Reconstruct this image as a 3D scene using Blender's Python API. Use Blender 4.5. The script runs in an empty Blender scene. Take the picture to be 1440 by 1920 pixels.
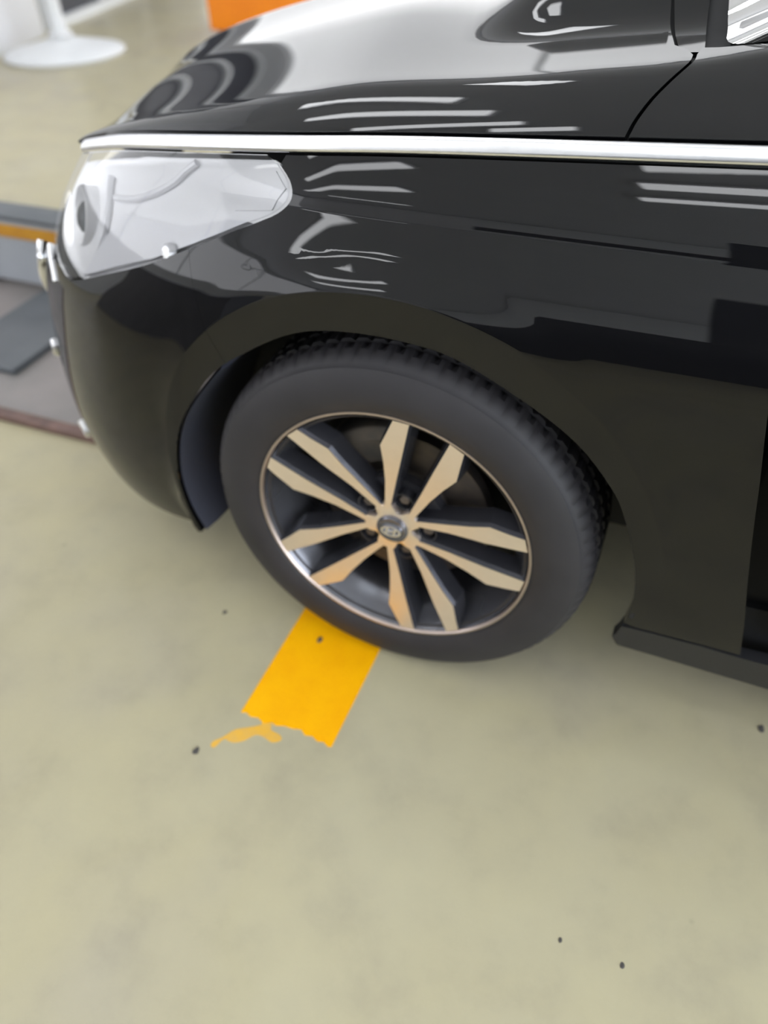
import bpy, bmesh, math, random
import numpy as np
from mathutils import Vector, Matrix, geometry

random.seed(4)
rng = np.random.default_rng(4)
SC = bpy.context.scene
COL = SC.collection
PI = math.pi
HUB = 0.328            # wheel centre height; x runs to the rear of the car, y into it, z up

# ------------------------------------------------------------------ camera
CAM_POS = (0.34925, -0.83076, 1.19400)
YAW, PITCH, ROLL = 0.40468, 0.73507, 0.03480
fw = np.array([-math.sin(YAW)*math.cos(PITCH), math.cos(YAW)*math.cos(PITCH), -math.sin(PITCH)])
rt = np.array([math.cos(YAW), math.sin(YAW), 0.0])
dn = np.cross(fw, rt)
rr = math.cos(ROLL)*rt + math.sin(ROLL)*dn
dd = -math.sin(ROLL)*rt + math.cos(ROLL)*dn
cam_data = bpy.data.cameras.new('camera')
cam = bpy.data.objects.new('camera', cam_data)
COL.objects.link(cam)
cam.matrix_world = Matrix(((rr[0], -dd[0], -fw[0], CAM_POS[0]), (rr[1], -dd[1], -fw[1], CAM_POS[1]),
                           (rr[2], -dd[2], -fw[2], CAM_POS[2]), (0, 0, 0, 1)))
cam_data.sensor_fit = 'VERTICAL'
cam_data.sensor_height = 36.0
cam_data.sensor_width = 27.0
cam_data.lens = 27.0
cam_data.clip_start = 0.05
cam_data.dof.use_dof = True
cam_data.dof.focus_distance = 0.88
cam_data.dof.aperture_fstop = 2.2
SC.camera = cam

# ------------------------------------------------------------------ world, exposure
world = bpy.data.worlds.new('world')
SC.world = world
world.use_nodes = True
bg = world.node_tree.nodes['Background']
bg.inputs[0].default_value = (0.93, 0.96, 1.0, 1)
bg.inputs[1].default_value = 1.1
SC.view_settings.view_transform = 'Standard'
SC.view_settings.look = 'None'
SC.view_settings.gamma = 1.0
SC.view_settings.use_curve_mapping = False
SC.view_settings.exposure = -0.12
SC.cycles.use_denoising = True
SC.cycles.max_bounces = 8
SC.cycles.caustics_reflective = False
SC.cycles.caustics_refractive = False
TUBE_POWER = 9.0
def area_light(name, loc, aim, sx, sy, radiance, col):
    l = bpy.data.lights.new(name, 'AREA')
    l.shape = 'RECTANGLE'; l.size = sx; l.size_y = sy; l.color = col
    l.energy = radiance*math.pi*sx*sy
    o = bpy.data.objects.new(name, l); COL.objects.link(o)
    o.location = loc
    o.rotation_mode = 'QUATERNION'
    o.rotation_quaternion = Vector(aim).to_track_quat('-Z', 'Y')
    return o
area_light('ceiling_fill', (-0.5, 0.0, 4.18), (0, 0, -1), 15.0, 16.0, 0.16, (0.86, 0.91, 1.0))  # added soft fill lamp below the whole ceiling, not a real fitting

# ------------------------------------------------------------------ materials
def new_mat(name):
    m = bpy.data.materials.new(name)
    m.use_nodes = True
    nt = m.node_tree
    return m, nt, nt.nodes['Principled BSDF']

def pmat(name, col, rough=0.5, metal=0.0, coat=0.0, spec=0.5, noise=None, bump=None, emit=None, coat_rough=0.03):
    m, nt, b = new_mat(name)
    b.inputs['Base Color'].default_value = (*col, 1)
    b.inputs['Roughness'].default_value = rough
    b.inputs['Metallic'].default_value = metal
    b.inputs['Coat Weight'].default_value = coat
    b.inputs['Coat Roughness'].default_value = coat_rough
    b.inputs['Specular IOR Level'].default_value = spec
    if noise or bump:
        tc = nt.nodes.new('ShaderNodeTexCoord')
    if noise:
        sc_, col2, lo, hi = noise
        n = nt.nodes.new('ShaderNodeTexNoise')
        n.inputs['Scale'].default_value = sc_
        n.inputs['Detail'].default_value = 5
        nt.links.new(tc.outputs['Object'], n.inputs['Vector'])
        r = nt.nodes.new('ShaderNodeValToRGB')
        r.color_ramp.elements[0].position = lo
        r.color_ramp.elements[1].position = hi
        r.color_ramp.elements[0].color = (*col, 1)
        r.color_ramp.elements[1].color = (*col2, 1)
        nt.links.new(n.outputs['Fac'], r.inputs[0])
        nt.links.new(r.outputs[0], b.inputs['Base Color'])
    if bump:
        n = nt.nodes.new('ShaderNodeTexNoise')
        n.inputs['Scale'].default_value = bump[0]
        nt.links.new(tc.outputs['Object'], n.inputs['Vector'])
        bp = nt.nodes.new('ShaderNodeBump')
        bp.inputs['Strength'].default_value = bump[1]
        bp.inputs['Distance'].default_value = bump[2]
        nt.links.new(n.outputs['Fac'], bp.inputs['Height'])
        nt.links.new(bp.outputs[0], b.inputs['Normal'])
    if emit:
        b.inputs['Emission Color'].default_value = (*emit[0], 1)
        b.inputs['Emission Strength'].default_value = emit[1]
    return m

def floor_mat():
    m, nt, b = new_mat('floor_concrete')
    tc = nt.nodes.new('ShaderNodeTexCoord')
    def noise(scale, detail, rough=0.55):
        n = nt.nodes.new('ShaderNodeTexNoise')
        n.inputs['Scale'].default_value = scale
        n.inputs['Detail'].default_value = detail
        n.inputs['Roughness'].default_value = rough
        nt.links.new(tc.outputs['Object'], n.inputs['Vector'])
        return n
    def ramp(src, stops):
        r = nt.nodes.new('ShaderNodeValToRGB')
        cr = r.color_ramp
        while len(cr.elements) < len(stops):
            cr.elements.new(0.5)
        for e, (p, c) in zip(cr.elements, stops):
            e.position = p
            e.color = (*c, 1)
        nt.links.new(src, r.inputs[0])
        return r
    base = ramp(noise(1.6, 3).outputs['Fac'], [(0.30, (0.425, 0.385, 0.285)), (0.5, (0.45, 0.405, 0.265)), (0.70, (0.455, 0.415, 0.285))])
    cloud = ramp(noise(7.0, 6, 0.6).outputs['Fac'], [(0.28, (0.86, 0.86, 0.89)), (0.5, (0.98, 0.98, 0.98)), (0.75, (1.04, 1.04, 1.02))])
    mx = nt.nodes.new('ShaderNodeMix')
    mx.data_type = 'RGBA'
    mx.blend_type = 'MULTIPLY'
    mx.inputs[0].default_value = 1.0
    nt.links.new(base.outputs[0], mx.inputs[6])
    nt.links.new(cloud.outputs[0], mx.inputs[7])
    # small dark flecks and a few paler ones
    v = nt.nodes.new('ShaderNodeTexVoronoi')
    v.inputs['Scale'].default_value = 7.5
    nt.links.new(tc.outputs['Object'], v.inputs['Vector'])
    fl = ramp(v.outputs['Distance'], [(0.0, (1, 1, 1)), (0.045, (0, 0, 0))])
    pick = ramp(noise(3.1, 2).outputs['Fac'], [(0.5, (0, 0, 0)), (0.6, (0.5, 0.5, 0.5))])
    mm = nt.nodes.new('ShaderNodeMath')
    mm.operation = 'MULTIPLY'
    nt.links.new(fl.outputs[0], mm.inputs[0])
    nt.links.new(pick.outputs[0], mm.inputs[1])
    mx2 = nt.nodes.new('ShaderNodeMix')
    mx2.data_type = 'RGBA'
    nt.links.new(mm.outputs[0], mx2.inputs[0])
    nt.links.new(mx.outputs[2], mx2.inputs[6])
    mx2.inputs[7].default_value = (0.16, 0.15, 0.12, 1)
    nt.links.new(mx2.outputs[2], b.inputs['Base Color'])
    rg = ramp(noise(3.0, 4).outputs['Fac'], [(0.3, (0.28, 0.28, 0.28)), (0.7, (0.42, 0.42, 0.42))])
    nt.links.new(rg.outputs[0], b.inputs['Roughness'])
    b.inputs['Specular IOR Level'].default_value = 0.2
    bp = nt.nodes.new('ShaderNodeBump')
    bp.inputs['Strength'].default_value = 0.05
    bp.inputs['Distance'].default_value = 0.01
    nt.links.new(noise(40, 3).outputs['Fac'], bp.inputs['Height'])
    nt.links.new(bp.outputs[0], b.inputs['Normal'])
    return m

M = {}
M['floor'] = floor_mat()
M['wall'] = pmat('white_wall_paint', (0.72, 0.72, 0.73), 0.6, noise=(3.0, (0.68, 0.68, 0.70), 0.35, 0.7))
M['ceiling'] = pmat('ceiling_panel', (0.62, 0.63, 0.66), 0.8, noise=(2.0, (0.58, 0.59, 0.62), 0.3, 0.7))
M['paint'] = pmat('black_car_paint', (0.003, 0.003, 0.0035), 0.4, coat=0.88, spec=0.0, coat_rough=0.015)
M['plastic'] = pmat('black_plastic', (0.012, 0.012, 0.014), 0.45, bump=(300, 0.15, 0.002))
M['liner'] = pmat('liner_plastic', (0.04, 0.043, 0.06), 0.5, bump=(120, 0.2, 0.002))
M['dark'] = pmat('dark_underbody', (0.006, 0.006, 0.007), 0.7, bump=(60, 0.2, 0.002))
M['rubber'] = pmat('tyre_rubber', (0.017, 0.0155, 0.018), 0.6, noise=(9.0, (0.024, 0.022, 0.025), 0.4, 0.7), bump=(90, 0.1, 0.001))
M['chrome'] = pmat('chrome', (0.90, 0.90, 0.92), 0.28, metal=1.0, noise=(30, (0.84, 0.84, 0.86), 0.3, 0.7))
M['alloy'] = pmat('machined_alloy', (0.94, 0.82, 0.74), 0.38, metal=1.0, noise=(60, (0.97, 0.85, 0.77), 0.3, 0.7))
M['alloy_side'] = pmat('dark_spoke_flank', (0.055, 0.055, 0.065), 0.25, metal=0.6, noise=(25, (0.07, 0.07, 0.08), 0.3, 0.7))
M['lip'] = pmat('dull_rim_lip', (0.50, 0.42, 0.38), 0.4, metal=1.0, noise=(40, (0.55, 0.46, 0.42), 0.3, 0.7))
M['alloy_dark'] = pmat('grey_painted_alloy', (0.15, 0.15, 0.165), 0.22, metal=0.7, noise=(25, (0.13, 0.13, 0.145), 0.3, 0.7))
M['disc'] = pmat('brake_disc_iron', (0.14, 0.12, 0.11), 0.5, metal=0.8, noise=(40, (0.20, 0.16, 0.13), 0.4, 0.7))
M['caliper'] = pmat('caliper_iron', (0.07, 0.065, 0.06), 0.6, metal=0.3, noise=(30, (0.11, 0.09, 0.07), 0.4, 0.7))
M['reflector'] = pmat('lamp_reflector', (0.98, 0.98, 0.98), 0.3, metal=0.15, noise=(12, (0.96, 0.96, 0.97), 0.3, 0.7))
M['bezel'] = pmat('lamp_bezel', (0.95, 0.95, 0.97), 0.3, metal=0.05, noise=(12, (0.92, 0.92, 0.95), 0.3, 0.7))
M['yellow'] = pmat('yellow_floor_paint', (0.96, 0.43, 0.0), 0.5, spec=0.15, noise=(14, (1.0, 0.48, 0.0), 0.35, 0.65))
M['yellow_thin'] = pmat('thin_yellow_paint', (0.72, 0.42, 0.08), 0.5, noise=(60, (0.80, 0.44, 0.04), 0.35, 0.65))
M['orange'] = pmat('orange_enamel', (1.0, 0.28, 0.004), 0.4, noise=(6, (0.96, 0.26, 0.004), 0.35, 0.65))
M['white'] = pmat('white_enamel', (0.80, 0.81, 0.82), 0.35, noise=(5, (0.77, 0.78, 0.79), 0.35, 0.65))
M['steel'] = pmat('grey_steel', (0.22, 0.21, 0.20), 0.55, metal=0.2, noise=(4, (0.30, 0.27, 0.26), 0.35, 0.65))
M['lift'] = pmat('pale_grey_lift_paint', (0.36, 0.38, 0.41), 0.45, noise=(6, (0.40, 0.42, 0.45), 0.35, 0.65))
M['lift_yellow'] = pmat('yellow_edge_paint', (0.62, 0.30, 0.02), 0.5, noise=(12, (0.55, 0.25, 0.02), 0.35, 0.65))
M['lift_dark'] = pmat('dark_grey_plate', (0.09, 0.10, 0.11), 0.5, noise=(8, (0.12, 0.13, 0.14), 0.35, 0.65))
M['rust'] = pmat('rusty_edge', (0.12, 0.075, 0.065), 0.7, noise=(20, (0.20, 0.12, 0.10), 0.35, 0.65))
M['darkpanel'] = pmat('dark_panel', (0.035, 0.037, 0.05), 0.3, noise=(3, (0.045, 0.047, 0.06), 0.35, 0.65))
M['dirt'] = pmat('dark_dirt', (0.075, 0.068, 0.062), 0.9, bump=(200, 0.5, 0.002))
M['tube'] = pmat('lit_tube', (0.9, 0.9, 0.9), 0.4, emit=((0.95, 0.97, 1.0), TUBE_POWER))
M['added_block'] = pmat('added_block_grey', (0.13, 0.13, 0.15), 0.5, noise=(4, (0.17, 0.17, 0.19), 0.35, 0.65))  # for the unseen grey block added for its reflection
M['tube_cool'] = pmat('cool_lit_tube', (0.9, 0.9, 0.9), 0.4, emit=((0.84, 0.93, 1.0), TUBE_POWER*1.1))
M['housing'] = pmat('lamp_housing', (0.75, 0.75, 0.76), 0.5, noise=(5, (0.72, 0.72, 0.73), 0.35, 0.65))
M['daylight'] = pmat('bright_window', (0.8, 0.8, 0.8), 0.5, emit=((0.97, 0.98, 1.0), 1.6))

M['daylight_left'] = pmat('bright_side_window', (0.8, 0.8, 0.8), 0.5, emit=((0.93, 0.94, 1.0), 2.6))
M['daylight_right'] = pmat('bright_door_opening', (0.8, 0.8, 0.8), 0.5, emit=((0.82, 0.90, 1.0), 7.0))
def glass_mat(name, tint=(1, 1, 1), rough=0.0):
    m, nt, b = new_mat(name)
    b.inputs['Base Color'].default_value = (*tint, 1)
    b.inputs['Roughness'].default_value = rough
    b.inputs['Transmission Weight'].default_value = 1.0
    b.inputs['IOR'].default_value = 1.45
    return m
def thin_glass(name, tint):
    m, nt, b = new_mat(name)
    nt.nodes.remove(b)
    out = nt.nodes['Material Output']
    t = nt.nodes.new('ShaderNodeBsdfTransparent')
    t.inputs[0].default_value = (*tint, 1)
    g = nt.nodes.new('ShaderNodeBsdfGlossy')
    g.inputs['Roughness'].default_value = 0.02
    f = nt.nodes.new('ShaderNodeFresnel')
    f.inputs[0].default_value = 1.5
    mx = nt.nodes.new('ShaderNodeMixShader')
    nt.links.new(f.outputs[0], mx.inputs[0])
    nt.links.new(t.outputs[0], mx.inputs[1])
    nt.links.new(g.outputs[0], mx.inputs[2])
    nt.links.new(mx.outputs[0], out.inputs[0])
    return m
M['lens'] = thin_glass('clear_lamp_lens', (0.97, 0.97, 0.98))
M['carglass'] = thin_glass('tinted_car_glass', (0.25, 0.27, 0.28))

# ------------------------------------------------------------------ helpers
def setp(o, label=None, cat=None, group=None, kind=None):
    if label: o['label'] = label
    if cat: o['category'] = cat
    if group: o['group'] = group
    if kind: o['kind'] = kind
    return o

def empty(name, loc=(0, 0, 0), parent=None, **k):
    o = bpy.data.objects.new(name, None)
    o.empty_display_size = 0.1
    COL.objects.link(o)
    o.location = loc
    if parent: o.parent = parent
    return setp(o, **k)

def mesh(name, verts, faces, mat, parent=None, smooth=True, normals=None, angle=None, **k):
    me = bpy.data.meshes.new(name)
    me.from_pydata([tuple(map(float, v)) for v in verts], [], [tuple(map(int, f)) for f in faces])
    me.materials.append(mat)
    if smooth:
        me.polygons.foreach_set('use_smooth', [True]*len(me.polygons))
        if angle is not None:
            me.set_sharp_from_angle(angle=angle)
    me.update()
    if normals is not None:
        me.normals_split_custom_set_from_vertices([tuple(map(float, n)) for n in normals])
    o = bpy.data.objects.new(name, me)
    COL.objects.link(o)
    if parent: o.parent = parent
    return setp(o, **k)

class MB:
    """collects simple solids into one mesh"""
    def __init__(s): s.v = []; s.f = []
    def add(s, v, f):
        n = len(s.v); s.v += [tuple(p) for p in v]; s.f += [tuple(i+n for i in q) for q in f]
        return s
    def box(s, x0, x1, y0, y1, z0, z1):
        v = [(x, y, z) for z in (z0, z1) for y in (y0, y1) for x in (x0, x1)]
        return s.add(v, [(0, 2, 3, 1), (4, 5, 7, 6), (0, 1, 5, 4), (2, 6, 7, 3), (0, 4, 6, 2), (1, 3, 7, 5)])
    def prism(s, poly, y0, y1):
        """polygon in (x, z) extruded along y"""
        n = len(poly)
        v = [(x, y0, z) for x, z in poly] + [(x, y1, z) for x, z in poly]
        f = [tuple(range(n)), tuple(range(2*n-1, n-1, -1))] + [(i, i+n, (i+1) % n+n, (i+1) % n) for i in range(n)]
        return s.add(v, f)
    def lathe(s, prof, n=64, axis='y', c=(0, 0, 0), closed=False):
        """profile (axial, radius)"""
        v = []
        for a, r in prof:
            for i in range(n):
                t = 2*PI*i/n
                if axis == 'y': v.append((c[0]+r*math.cos(t), c[1]+a, c[2]+r*math.sin(t)))
                elif axis == 'x': v.append((c[0]+a, c[1]+r*math.cos(t), c[2]+r*math.sin(t)))
                else: v.append((c[0]+r*math.cos(t), c[1]+r*math.sin(t), c[2]+a))
        f = []
        m = len(prof)
        for j in range(m if closed else m-1):
            k = (j+1) % m
            for i in range(n):
                f.append((j*n+i, j*n+(i+1) % n, k*n+(i+1) % n, k*n+i))
        return s.add(v, f)
    def tube(s, pts, r, n=8):
        pts = [Vector(p) for p in pts]
        v = []; f = []
        for i, p in enumerate(pts):
            d = (pts[min(i+1, len(pts)-1)]-pts[max(i-1, 0)]).normalized()
            u = d.cross(Vector((0, 0, 1)))
            if u.length < 1e-3: u = Vector((1, 0, 0))
            u.normalize(); w = d.cross(u)
            rad = r[i] if isinstance(r, (list, tuple)) else r
            for k in range(n):
                t = 2*PI*k/n
                v.append(p+rad*(math.cos(t)*u+math.sin(t)*w))
        for i in range(len(pts)-1):
            for k in range(n):
                f.append((i*n+k, i*n+(k+1) % n, (i+1)*n+(k+1) % n, (i+1)*n+k))
        f.append(tuple(range(n-1, -1, -1))); f.append(tuple((len(pts)-1)*n+k for k in range(n)))
        return s.add(v, f)
    def build(s, name, mat, parent=None, smooth=False, angle=0.6, bevel=None, **k):
        o = mesh(name, s.v, s.f, mat, parent, smooth=smooth, angle=angle if smooth else None, **k)
        bm = bmesh.new(); bm.from_mesh(o.data)
        bmesh.ops.recalc_face_normals(bm, faces=bm.faces)
        bm.to_mesh(o.data); bm.free()
        if bevel:
            b = o.modifiers.new('bevel', 'BEVEL'); b.width = bevel; b.segments = 2; b.limit_method = 'ANGLE'
        return o

# ------------------------------------------------------------------ smooth functions for the car body
class Spline:
    """natural cubic spline through knots"""
    def __init__(s, x, y):
        s.x = np.asarray(x, float); s.y = np.asarray(y, float)
        n = len(s.x); h = np.diff(s.x)
        A = np.eye(n); r = np.zeros((n,)+s.y.shape[1:])
        for i in range(1, n-1):
            A[i, i-1] = h[i-1]; A[i, i] = 2*(h[i-1]+h[i]); A[i, i+1] = h[i]
            r[i] = 6*((s.y[i+1]-s.y[i])/h[i]-(s.y[i]-s.y[i-1])/h[i-1])
        s.m = np.linalg.solve(A, r)
    def __call__(s, t):
        t = np.clip(np.asarray(t, float), s.x[0], s.x[-1])
        i = np.clip(np.searchsorted(s.x, t)-1, 0, len(s.x)-2)
        h = s.x[i+1]-s.x[i]; a = (s.x[i+1]-t)/h; b = (t-s.x[i])/h
        if s.y.ndim > 1: a = a[..., None]; b = b[..., None]; h = h[..., None]
        return a*s.y[i]+b*s.y[i+1]+((a**3-a)*s.m[i]+(b**3-b)*s.m[i+1])*h*h/6

class Pchip:
    """monotone cubic through knots"""
    def __init__(s, x, y):
        s.x = np.asarray(x, float); s.y = np.asarray(y, float)
        h = np.diff(s.x); d = np.diff(s.y)/h
        m = np.zeros(len(s.x)); m[0] = d[0]; m[-1] = d[-1]
        for i in range(1, len(m)-1):
            m[i] = 0 if d[i-1]*d[i] <= 0 else (h[i-1]+h[i])*3/((2*h[i]+h[i-1])/d[i-1]+(h[i]+2*h[i-1])/d[i])
        s.m = m
    def __call__(s, t):
        t = np.clip(np.asarray(t, float), s.x[0], s.x[-1])
        i = np.clip(np.searchsorted(s.x, t)-1, 0, len(s.x)-2)
        h = s.x[i+1]-s.x[i]; u = (t-s.x[i])/h
        return ((1+2*u)*(1-u)**2*s.y[i]+u*(1-u)**2*h*s.m[i]+u*u*(3-2*u)*s.y[i+1]+u*u*(u-1)*h*s.m[i+1])

def sstep(a, b, x):
    t = np.clip((np.asarray(x, float)-a)/(b-a), 0, 1)
    return t*t*(3-2*t)

#SURFACES
PLAN = np.array([(-0.935, 0.90), (-0.925, 0.70), (-0.90, 0.50), (-0.86, 0.345), (-0.795, 0.225), (-0.715, 0.145), (-0.62, 0.085),
                 (-0.50, 0.040), (-0.36, 0.012), (-0.20, -0.002), (0.0, -0.008), (0.25, -0.008), (0.55, -0.004), (0.9, 0.0), (1.6, 0.0)])
_len = np.concatenate([[0], np.cumsum(np.hypot(*np.diff(PLAN, axis=0).T))])
_k0 = int(np.argmin(np.abs(PLAN[:, 0])))
_arc = _len-_len[_k0]
A_NOSE = float(_arc[0])
_plan = Spline(_arc, PLAN)
def plan(a):
    a = np.asarray(a, float)
    e = 1e-3
    p = _plan(a); t = _plan(a+e)-_plan(a-e)
    t = t/np.linalg.norm(t, axis=-1, keepdims=True)
    n = np.stack([-t[..., 1], t[..., 0]], -1)      # inward
    return p, n
_sz = np.arange(0.03, 1.02, 0.0005)
_sl = np.interp(_sz, [0.03, 0.16, 0.24, 0.32, 0.44, 0.56, 0.64, 0.68, 0.70, 0.725, 0.755, 0.775, 0.80, 0.8285, 0.8320, 0.838, 0.85, 0.87, 0.90, 0.93, 1.0],
                [-0.25, -0.25, -0.20, -0.13, -0.06, -0.035, -0.01, 0.01, 0.08, 0.17, 0.33, 0.48, 0.52, 0.54, 0.16, 0.32, 0.48, 0.56, 0.66, 0.70, 0.72])
_so = np.concatenate([[0], np.cumsum((_sl[1:]+_sl[:-1])*0.00025)])
_so += -0.006-np.interp(0.66, _sz, _so)
def _side(z): return np.interp(z, _sz, _so)
_front = Spline([0.05, 0.12, 0.17, 0.23, 0.32, 0.42, 0.54, 0.62, 0.68, 0.74, 0.80, 0.86, 0.92, 1.0],
                [0.080, 0.036, 0.010, -0.008, -0.020, -0.018, -0.002, 0.018, 0.048, 0.090, 0.142, 0.20, 0.26, 0.34])
def offset(a, z):
    a = np.asarray(a, float); z = np.asarray(z, float)
    hi = sstep(0.66, 0.80, z)
    w = sstep(-0.22+0.14*hi, -0.66-0.16*hi, a)
    o = _side(z)*(1-w)+_front(z)*w
    R = np.hypot(a, z-HUB)
    lip = np.clip(1-(R-0.424)/0.045, 0, 1)**2*(R > 0.424)+(R <= 0.424)
    lipo = -0.007+0.002*w
    lip = lip*sstep(np.where(a < 0, 0.12, 0.34), np.where(a < 0, 0.20, 0.54), z)
    lipo = lipo+0.20*np.clip(0.424-R, 0, 0.06)*np.where(a < 0, 1-0.5*sstep(-0.3, -0.42, a), 1)
    return o+(np.minimum(lipo, o+0.02*(R < 0.424))-o)*lip
def side(a, z):
    p, n = plan(a)
    o = offset(a, z)
    xy = p+n*o[..., None]
    return np.stack([xy[..., 0], xy[..., 1], np.asarray(z, float)+0*o], -1)
# height of the chrome strip's centre line along the side
_strip = Spline([-1.0, -0.80, -0.711, -0.407, -0.151, 0.097, 0.401, 0.70, 1.6], [0.740, 0.789, 0.807, 0.860, 0.894, 0.911, 0.925, 0.937, 0.965])
def strip_z(a): return _strip(a)
A_CORNER = -0.96
_spine_x = Pchip([A_CORNER, -0.80, -0.60, 0.35, 0.9], [-0.945, -0.868, -0.71, 0.13, 0.6])
_spine_z = Pchip([-0.945, -0.90, -0.80, -0.65, -0.50, -0.30, -0.10, 0.12, 0.6], [0.690, 0.760, 0.824, 0.878, 0.917, 0.962, 0.993, 1.02, 1.06])
_vc = Pchip([-0.8, -0.6, -0.316, -0.218, -0.09, 0.071, 0.195, 0.31, 0.398, 0.6], [0.012, 0.02, 0.055, 0.071, 0.096, 0.103, 0.116, 0.13, 0.151, 0.21])
def _bump(v, a):
    vc = _vc(a)
    k = 0.002
    q = np.minimum(v, 1.3*vc)
    steep = 0.37*v-0.08*q*q/vc
    top = 0.29*vc-(0.03+0.05*sstep(-0.1, 0.15, a))*(v-vc)
    b = -k*np.log(np.exp(-np.clip(steep/k, -40, 40)*1.0)+np.exp(-np.clip(top/k, -40, 40)))+k*math.log(2)*np.exp(-(v/0.04)**2)
    rise = 0.045*sstep(0.02, 0.16, a)*sstep(0.29, 0.46, v)
    dome = 0.018*sstep(0.1, 0.6, v)
    return (b+rise+dome)*(1-sstep(0.45, 1.0, v))
def hood(a, v):
    a = np.asarray(a, float); v = np.asarray(v, float)
    vv = np.maximum(np.where(v > 1, 2-v, v), 0)
    E = side(a, strip_z(a)+0.011)
    sx = _spine_x(a); sz = _spine_z(sx)
    x = E[..., 0]+(sx-E[..., 0])*vv**1.3
    y = E[..., 1]+(0.9-E[..., 1])*vv
    z = E[..., 2]+(sz-E[..., 2])*vv+_bump(vv, a)
    y = np.where(v > 1, 1.8-y, y)
    return np.stack([x, y, z], -1)
#END SURFACES

def grid_normals(fn, A, B, e=2e-3):
    da = fn(A+e, B)-fn(A-e, B); db = fn(A, B+e)-fn(A, B-e)
    n = np.cross(da, db)
    return n/np.linalg.norm(n, axis=-1, keepdims=True)

def inside(poly, pts):
    x, y = pts[:, 0], pts[:, 1]
    c = np.zeros(len(pts), bool)
    n = len(poly)
    for i in range(n):
        x0, y0 = poly[i]; x1, y1 = poly[(i+1) % n]
        if y0 == y1: continue
        hit = ((y0 > y) != (y1 > y)) & (x < (x1-x0)*(y-y0)/(y1-y0)+x0)
        c ^= hit
    return c

def panel(name, poly, fn, mat, parent, res=0.014, thick=0.010, shift=0.0, extra=None, **k):
    """a curved sheet cut from a body surface along a closed outline, with a folded edge"""
    poly = np.asarray(poly, float)
    b = []
    for i in range(len(poly)):
        p, q = poly[i], poly[(i+1) % len(poly)]
        n = max(1, int(math.ceil(np.hypot(*(q-p))/res)))
        b += [p+(q-p)*t/n for t in range(n)]
    b = np.array(b)
    lo, hi = poly.min(0), poly.max(0)
    gx, gy = np.meshgrid(np.arange(lo[0]+res/2, hi[0], res), np.arange(lo[1]+res/2, hi[1], res))
    g = np.c_[gx.ravel(), gy.ravel()]
    g = g[inside(b, g)]
    d = np.full(len(g), 9.0)
    for p in b: d = np.minimum(d, np.hypot(g[:, 0]-p[0], g[:, 1]-p[1]))
    g = g[d > res*0.5]
    if extra is not None:
        ex = np.asarray(extra)
        ex = ex[inside(b, ex)]
        ex = ex[np.min(np.hypot(ex[:, None, 0]-b[None, :, 0], ex[:, None, 1]-b[None, :, 1]), axis=1) > 0.0012]
        g = g[np.min(np.hypot(g[:, None, 0]-ex[None, :, 0], g[:, None, 1]-ex[None, :, 1]), axis=1) > 0.003]
        g = np.vstack([ex, g])
    pts = np.vstack([b, g])
    nb = len(b)
    r = geometry.delaunay_2d_cdt([Vector(p) for p in pts], [(i, (i+1) % nb) for i in range(nb)], [], 1, 1e-7)
    uv = np.array([tuple(p) for p in r[0]])
    P = fn(uv[:, 0], uv[:, 1])
    N = grid_normals(fn, uv[:, 0], uv[:, 1])
    C = np.array([0.2, 0.9, 0.4])
    if np.mean(np.sum(N*(P-C), axis=1)) < 0: N = -N
    P = P+N*shift
    V = list(P)
    F = []; LN = []
    for f in r[2]:
        p0, p1, p2 = P[f[0]], P[f[1]], P[f[2]]
        fl = np.dot(np.cross(p1-p0, p2-p0), N[f[0]]) < 0
        f = tuple(reversed(f)) if fl else tuple(f)
        F.append(f); LN += [N[i] for i in f]
    # folded edge
    cnt = {}
    for f in F:
        for i in range(3):
            cnt[(f[i], f[(i+1) % 3])] = 1
    low = {}
    for i, j in [e for e in cnt if (e[1], e[0]) not in cnt]:
        for q in (i, j):
            if q not in low:
                low[q] = len(V); V.append(P[q]-N[q]*thick)
        n = np.cross(P[j]-P[i], N[i]); n = n/(np.linalg.norm(n)+1e-12)
        F.append((i, low[i], low[j], j)); LN += [n]*4
    o = mesh(name, V, F, mat, parent, True, **k)
    o.data.normals_split_custom_set([tuple(map(float, n)) for n in LN])
    return o

# ================================================================== SETTING
mesh('floor', [(-10, -10, 0), (8, -10, 0), (8, 12, 0), (-10, 12, 0)], [(0, 1, 2, 3)], M['floor'], smooth=False, kind='structure')
CEIL = 4.2
MB().box(-9, 8, -9, 8, CEIL, CEIL+0.1).build('ceiling', M['ceiling'], kind='structure')
# wall beyond the pedestal; its foot runs away to the upper left corner of the view
W0, W1, W2 = Vector((-3.95, 1.4, 0)), Vector((-4.72, 4.62, 0)), Vector((-5.25, 7.2, 0))
def slab(p, q, z0, z1, t):
    d = (q-p).normalized(); n = Vector((-d.y, d.x, 0))*t
    v = [p, q, q+n, p+n]
    V = [(a.x, a.y, z0) for a in v]+[(a.x, a.y, z1) for a in v]
    return MB().add(V, [(3, 2, 1, 0), (4, 5, 6, 7), (0, 1, 5, 4), (1, 2, 6, 5), (2, 3, 7, 6), (3, 0, 4, 7)])
WL = Vector((-4.2, 2.5, 0))
slab(WL, W1, 0, CEIL, 0.15).build('wall_left', M['wall'], kind='structure')
g1 = W1+(W2-W1)*0.07
slab(g1, W2, 0, 0.065, 0.10).build('baseboard_left', M['white'], kind='structure')
win = empty('window_1', (0, 0, 0), kind='structure')
slab(g1+Vector((-0.05, 0, 0)), W2+Vector((-0.05, 0, 0)), 0.065, 2.4, 0.05).build('pane', M['darkpanel'], win)
slab(g1, W2, 2.4, 2.5, 0.1).build('frame', M['white'], win)
for t in (0.0, 0.36, 0.68, 0.98):
    p = g1+(W2-g1)*t
    slab(p, p+(W2-g1)*0.02, 0.065, 2.4, 0.1).build('frame', M['white'], win)
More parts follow.
